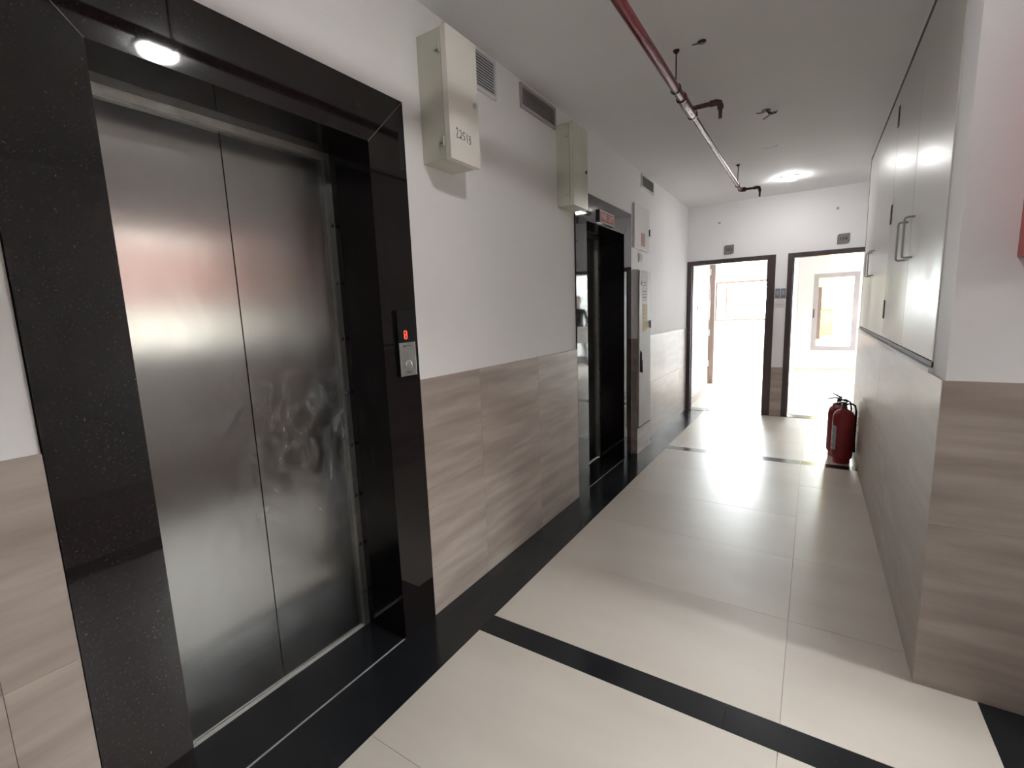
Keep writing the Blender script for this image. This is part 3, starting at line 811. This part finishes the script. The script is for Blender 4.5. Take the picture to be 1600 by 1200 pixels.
# brown inner door and switch in the first room
t = thing('inner_door', 'open brown wooden door inside the left doorway', 'door', (-.20, 9.78, 0))
MB().box(0, .06, 0, .09, .002, 2.45).build('frame_post', brown, t)
d = MB().box(.064, .15, .02, .06, .004, 2.42, .002).build('door_leaf', brown, t)
for z in (.35, .95, 1.5, 2.1): MB().box(.05, .078, -.004, .002, z, z + .12).build('hinge', alu, d)
t = thing('switch_plate', 'white switch plate on the entry wall inside the left doorway', 'switch', (0, 7.95, 1.49))
MB().box(0, .010, -.055, .055, -.05, .05, .002).build('plate', white_m, t)
MB().box(.010, .014, -.03, -.005, -.03, .03).build('rocker', ink, t)
struct(MB().box(0, .010, E + .13, 8.9, 0, .09).build('baseboard_entry', trav), 'stone skirting of the entry wall')
tag(MB().box(1.2305, 1.240, 8.46, 8.475, 1.06, 1.25, .002).build('tower_bolt', iron), 'thin dark bolt on the white wall inside the right doorway', 'bolt')


# ------------------------------------------------------------------ outside
struct(MB().box(-40, 60, -40, 60, -3.6, -3.5).build('ground', ground_m), 'grey ground outside the building')
t = thing('neighbour_building', 'neighbouring building with terracotta band outside the lobby window', 'building', (9.5, 2.0, -3.5))
MB().box(0, 6, -9, 10, 0, 5.4).build('lower_wall', ext_w, t)
MB().box(-.15, 6, -9, 10, 5.4, 6.72).build('terracotta_band', terr, t)
MB().box(0, 6, -9, 10, 6.72, 7.3).build('parapet', ext_w, t)
t = thing('yellow_wall', 'yellow painted wall outside the pale framed window', 'wall', (2.2, 15.5, -3.5))
MB().box(-1.2, -.17, 0, .2, 0, 7.0).build('wall_face', yellow_m, t)
MB().box(-1.2, -.17, -.03, 0, 4.83, 4.87).build('string_course', iron, t)
MB().box(-1.2, .9, -.6, 0, 3.2, 4.12).build('terrace_edge', terr_f, t)


t = thing('sky_blocker', 'added pale concrete block dimming the sky outside the balcony window', 'building', (4.6, 14.3, -3.5))  # unseen block added to cut the sky glare behind the mirrored person
cm = noisy('concrete_pale', (.30, .30, .29), (.36, .36, .35), nscale=1.2, rough=.85, coord='World')
MB().box(0, 3.5, 0, 3.0, 0, 9.5).build('blocker_wall', cm, t)
MB().box(-.1, 3.6, -.1, 3.1, 9.5, 9.7).build('blocker_cap', cm, t)


# ------------------------------------------------------------------ person standing in the second room (seen mirrored in the granite)
def skin_mesh(name, pts, edges, radii, root):
    me = bpy.data.meshes.new(name); me.from_pydata([Vector(p) for p in pts], edges, [])
    o = bpy.data.objects.new(name, me); COL.objects.link(o)
    sk = o.modifiers.new('skin', 'SKIN'); sk.use_smooth_shade = True
    for i, r in enumerate(radii):
        v = me.skin_vertices[0].data[i]; v.radius = r if isinstance(r, tuple) else (r, r); v.use_root = (i == root)
    sb = o.modifiers.new('sub', 'SUBSURF'); sb.levels = 2; sb.render_levels = 2
    bpy.context.view_layer.update()
    m2 = bpy.data.meshes.new_from_object(o.evaluated_get(bpy.context.evaluated_depsgraph_get()))
    bpy.data.objects.remove(o)
    m2.name = name
    return m2


def make_person(loc, rz):
    k = 1.09
    P = {}; R = {}
    def j(n, x, y, z, r): P[n] = (x * k, y * k, z * k); R[n] = (r[0] * k, r[1] * k) if isinstance(r, tuple) else r * k
    j('pelvis', 0, 0, .95, (.15, .11)); j('waist', 0, 0, 1.10, (.14, .105)); j('chest', 0, .0, 1.30, (.165, .115)); j('neck0', 0, 0, 1.46, (.085, .07))
    j('neck', 0, -.01, 1.52, .060); j('head0', 0, -.02, 1.585, (.082, .098)); j('head1', 0, -.02, 1.67, (.112, .128)); j('head2', 0, -.01, 1.75, (.092, .105))
    for s, n in ((-1, 'l'), (1, 'r')):
        j(n + 'sh', s * .17, 0, 1.42, .066); j(n + 'el', s * .25, .01, 1.14, .048)
        if s < 0: j(n + 'wr', s * .20, -.16, .98, .034); j(n + 'ha', s * .16, -.24, .97, .030)
        else: j(n + 'wr', s * .27, -.05, .90, .034); j(n + 'ha', s * .27, -.07, .82, .030)
        j(n + 'hip', s * .09, 0, .89, .095); j(n + 'kn', s * (.13 if s > 0 else .16), -.02, .49, .068); j(n + 'an', s * (.15 if s > 0 else .21), .02, .09, .05)
        j(n + 'toe', s * (.17 if s > 0 else .23), -.13, .04, (.045, .035))
    E_ = [('pelvis', 'waist'), ('waist', 'chest'), ('chest', 'neck0'), ('neck0', 'neck'), ('neck', 'head0'), ('head0', 'head1'), ('head1', 'head2')]
    for n in 'lr': E_ += [('chest', n + 'sh'), (n + 'sh', n + 'el'), (n + 'el', n + 'wr'), (n + 'wr', n + 'ha'), ('pelvis', n + 'hip'), (n + 'hip', n + 'kn'), (n + 'kn', n + 'an'), (n + 'an', n + 'toe')]
    hands = {}
    for n, dx, dz in (('l', .6, -.25), ('r', 0, -1)):
        hx, hy, hz = (c / k for c in P[n + 'ha'])
        for f, off in enumerate((-.024, -.008, .008, .024)):
            ln = (.062, .074, .07, .055)[f]
            if n == 'l':
                j(f'{n}f{f}a', hx + .03, hy - .02, hz + off, .0095); j(f'{n}f{f}b', hx + .03 + ln * .8, hy - .03 + .02, hz + off, .0085)
            else:
                j(f'{n}f{f}a', hx, hy + off, hz - .045, .0095); j(f'{n}f{f}b', hx - .012, hy + off - .004, hz - .045 - ln * .8, .0085)
            E_.append((n + 'ha', f'{n}f{f}a')); E_.append((f'{n}f{f}a', f'{n}f{f}b'))
        j(n + 'th', hx + (.02 if n == 'l' else -.012), hy - .045, hz + (.035 if n == 'l' else -.03), .010); E_.append((n + 'ha', n + 'th'))
    names = list(P); ix = {n: i for i, n in enumerate(names)}
    me = skin_mesh('person', [P[n] for n in names], [(ix[a], ix[b]) for a, b in E_], [R[n] for n in names], ix['pelvis'])
    zs = min(v.co.z for v in me.vertices)
    for v in me.vertices: v.co.z -= zs
    skin = mat('skin', (.30, .17, .11), .5); jac = mat('jacket_black', (.012, .012, .015), .7); slv = mat('sleeve_grey', (.085, .08, .09), .7); tr = mat('trousers_grey', (.11, .125, .145), .8); sh = mat('shoe_dark', (.03, .028, .028), .5)
    me.materials.clear()
    for q in (skin, jac, tr, sh, slv): me.materials.append(q)
    for p in me.polygons:
        p.use_smooth = True
        c = p.center / k; z = c.z
        if z > 1.50: p.material_index = 0
        elif abs(c.x) > .12 and z < 1.02 and (z > .60) and (c.y < -.10 or (c.x > .2)): p.material_index = 0 if (z < .92 or c.y < -.19) else 4
        elif z > .93: p.material_index = 4 if abs(c.x) > .185 else 1
        elif z > .10: p.material_index = 2
        else: p.material_index = 3
    o = bpy.data.objects.new('person', me); COL.objects.link(o)
    o.location = loc; o.rotation_euler.z = rz
    tag(o, 'standing person in black top and grey trousers mirrored in the fire lift granite', 'person')
    # hair and face features
    hz = 1.705 * k - zs
    mb = MB(); r = bmesh.ops.create_uvsphere(mb.bm, u_segments=20, v_segments=14, radius=1.0)
    for v in r['verts']:
        c = v.co
        v.co = Vector((c.x * .089 * k, c.y * .104 * k - .012 * k + (.012 if c.y > 0 else 0), hz + c.z * .108 * k))
    bmesh.ops.delete(mb.bm, geom=[v for v in mb.bm.verts if v.co.z < hz - .02 * k and v.co.y < .05 or v.co.z < hz - .09 or (v.co.y < -.07 * k and v.co.z < hz + .05 * k)], context='VERTS')
    mb.build('hair', mat('hair_black', (.01, .009, .009), .5), o, True)
    for s in (-1, 1):
        MB().lathe([(.004, -.006), (.011, -.002), (.011, .002), (.004, .006)], (s * .031 * k, -.104 * k, 1.655 * k - zs), 10, 'y').build('eye', mat('eye_dark', (.02, .015, .012), .3), o)
        MB().lathe([(.006, -.008), (.024, -.003), (.024, .003), (.006, .008)], (s * .090 * k, -.005, 1.64 * k - zs), 12, 'x').build('ear', skin, o, True)
    MB().prism([(-.095 * k, 1.66 * k - zs), (-.138 * k, 1.612 * k - zs), (-.09 * k, 1.600 * k - zs)], -.013, .013, 'x').build('nose', skin, o)
    MB().box(-.022, .022, -.108 * k, -.085 * k, 1.566 * k - zs, 1.576 * k - zs, .003).build('mouth', mat('lip', (.22, .08, .07), .5), o)
    MB().box(-.10, .08, -.135, -.115, .98, 1.38, .004).build('shirt_front', jac, o)
    return o, k


PER = (4.06, 12.25, 0)
per, pk = make_person((PER[0], PER[1], .0005), math.atan2(PER[0] + 1.554, PER[1]) * -1)
t = thing('carry_box', 'white carton with small black marks held beside the person', 'carton', (0, 0, 0))
t.parent = None
ang = per.rotation_euler.z
off = Vector((-.07, -.50, 0)); off.rotate(per.rotation_euler)
t.location = Vector(PER) + off + Vector((0, 0, .66)); t.rotation_euler.z = ang
MB().box(-.19, .12, -.08, .08, 0, .43, .003).build('carton', mat('carton_white', (.8, .8, .8), .6), t)
strokes('printed_marks', [[(-.03, .0), (0, .035), (.03, 0), (0, -.035), (-.03, 0)], [(-.02, -.10), (.02, -.10)], [(-.04, .15), (.03, .15)]], .008, ink, t, (-.03, -.0805, .20), (1, 0, 0), (0, 0, 1))
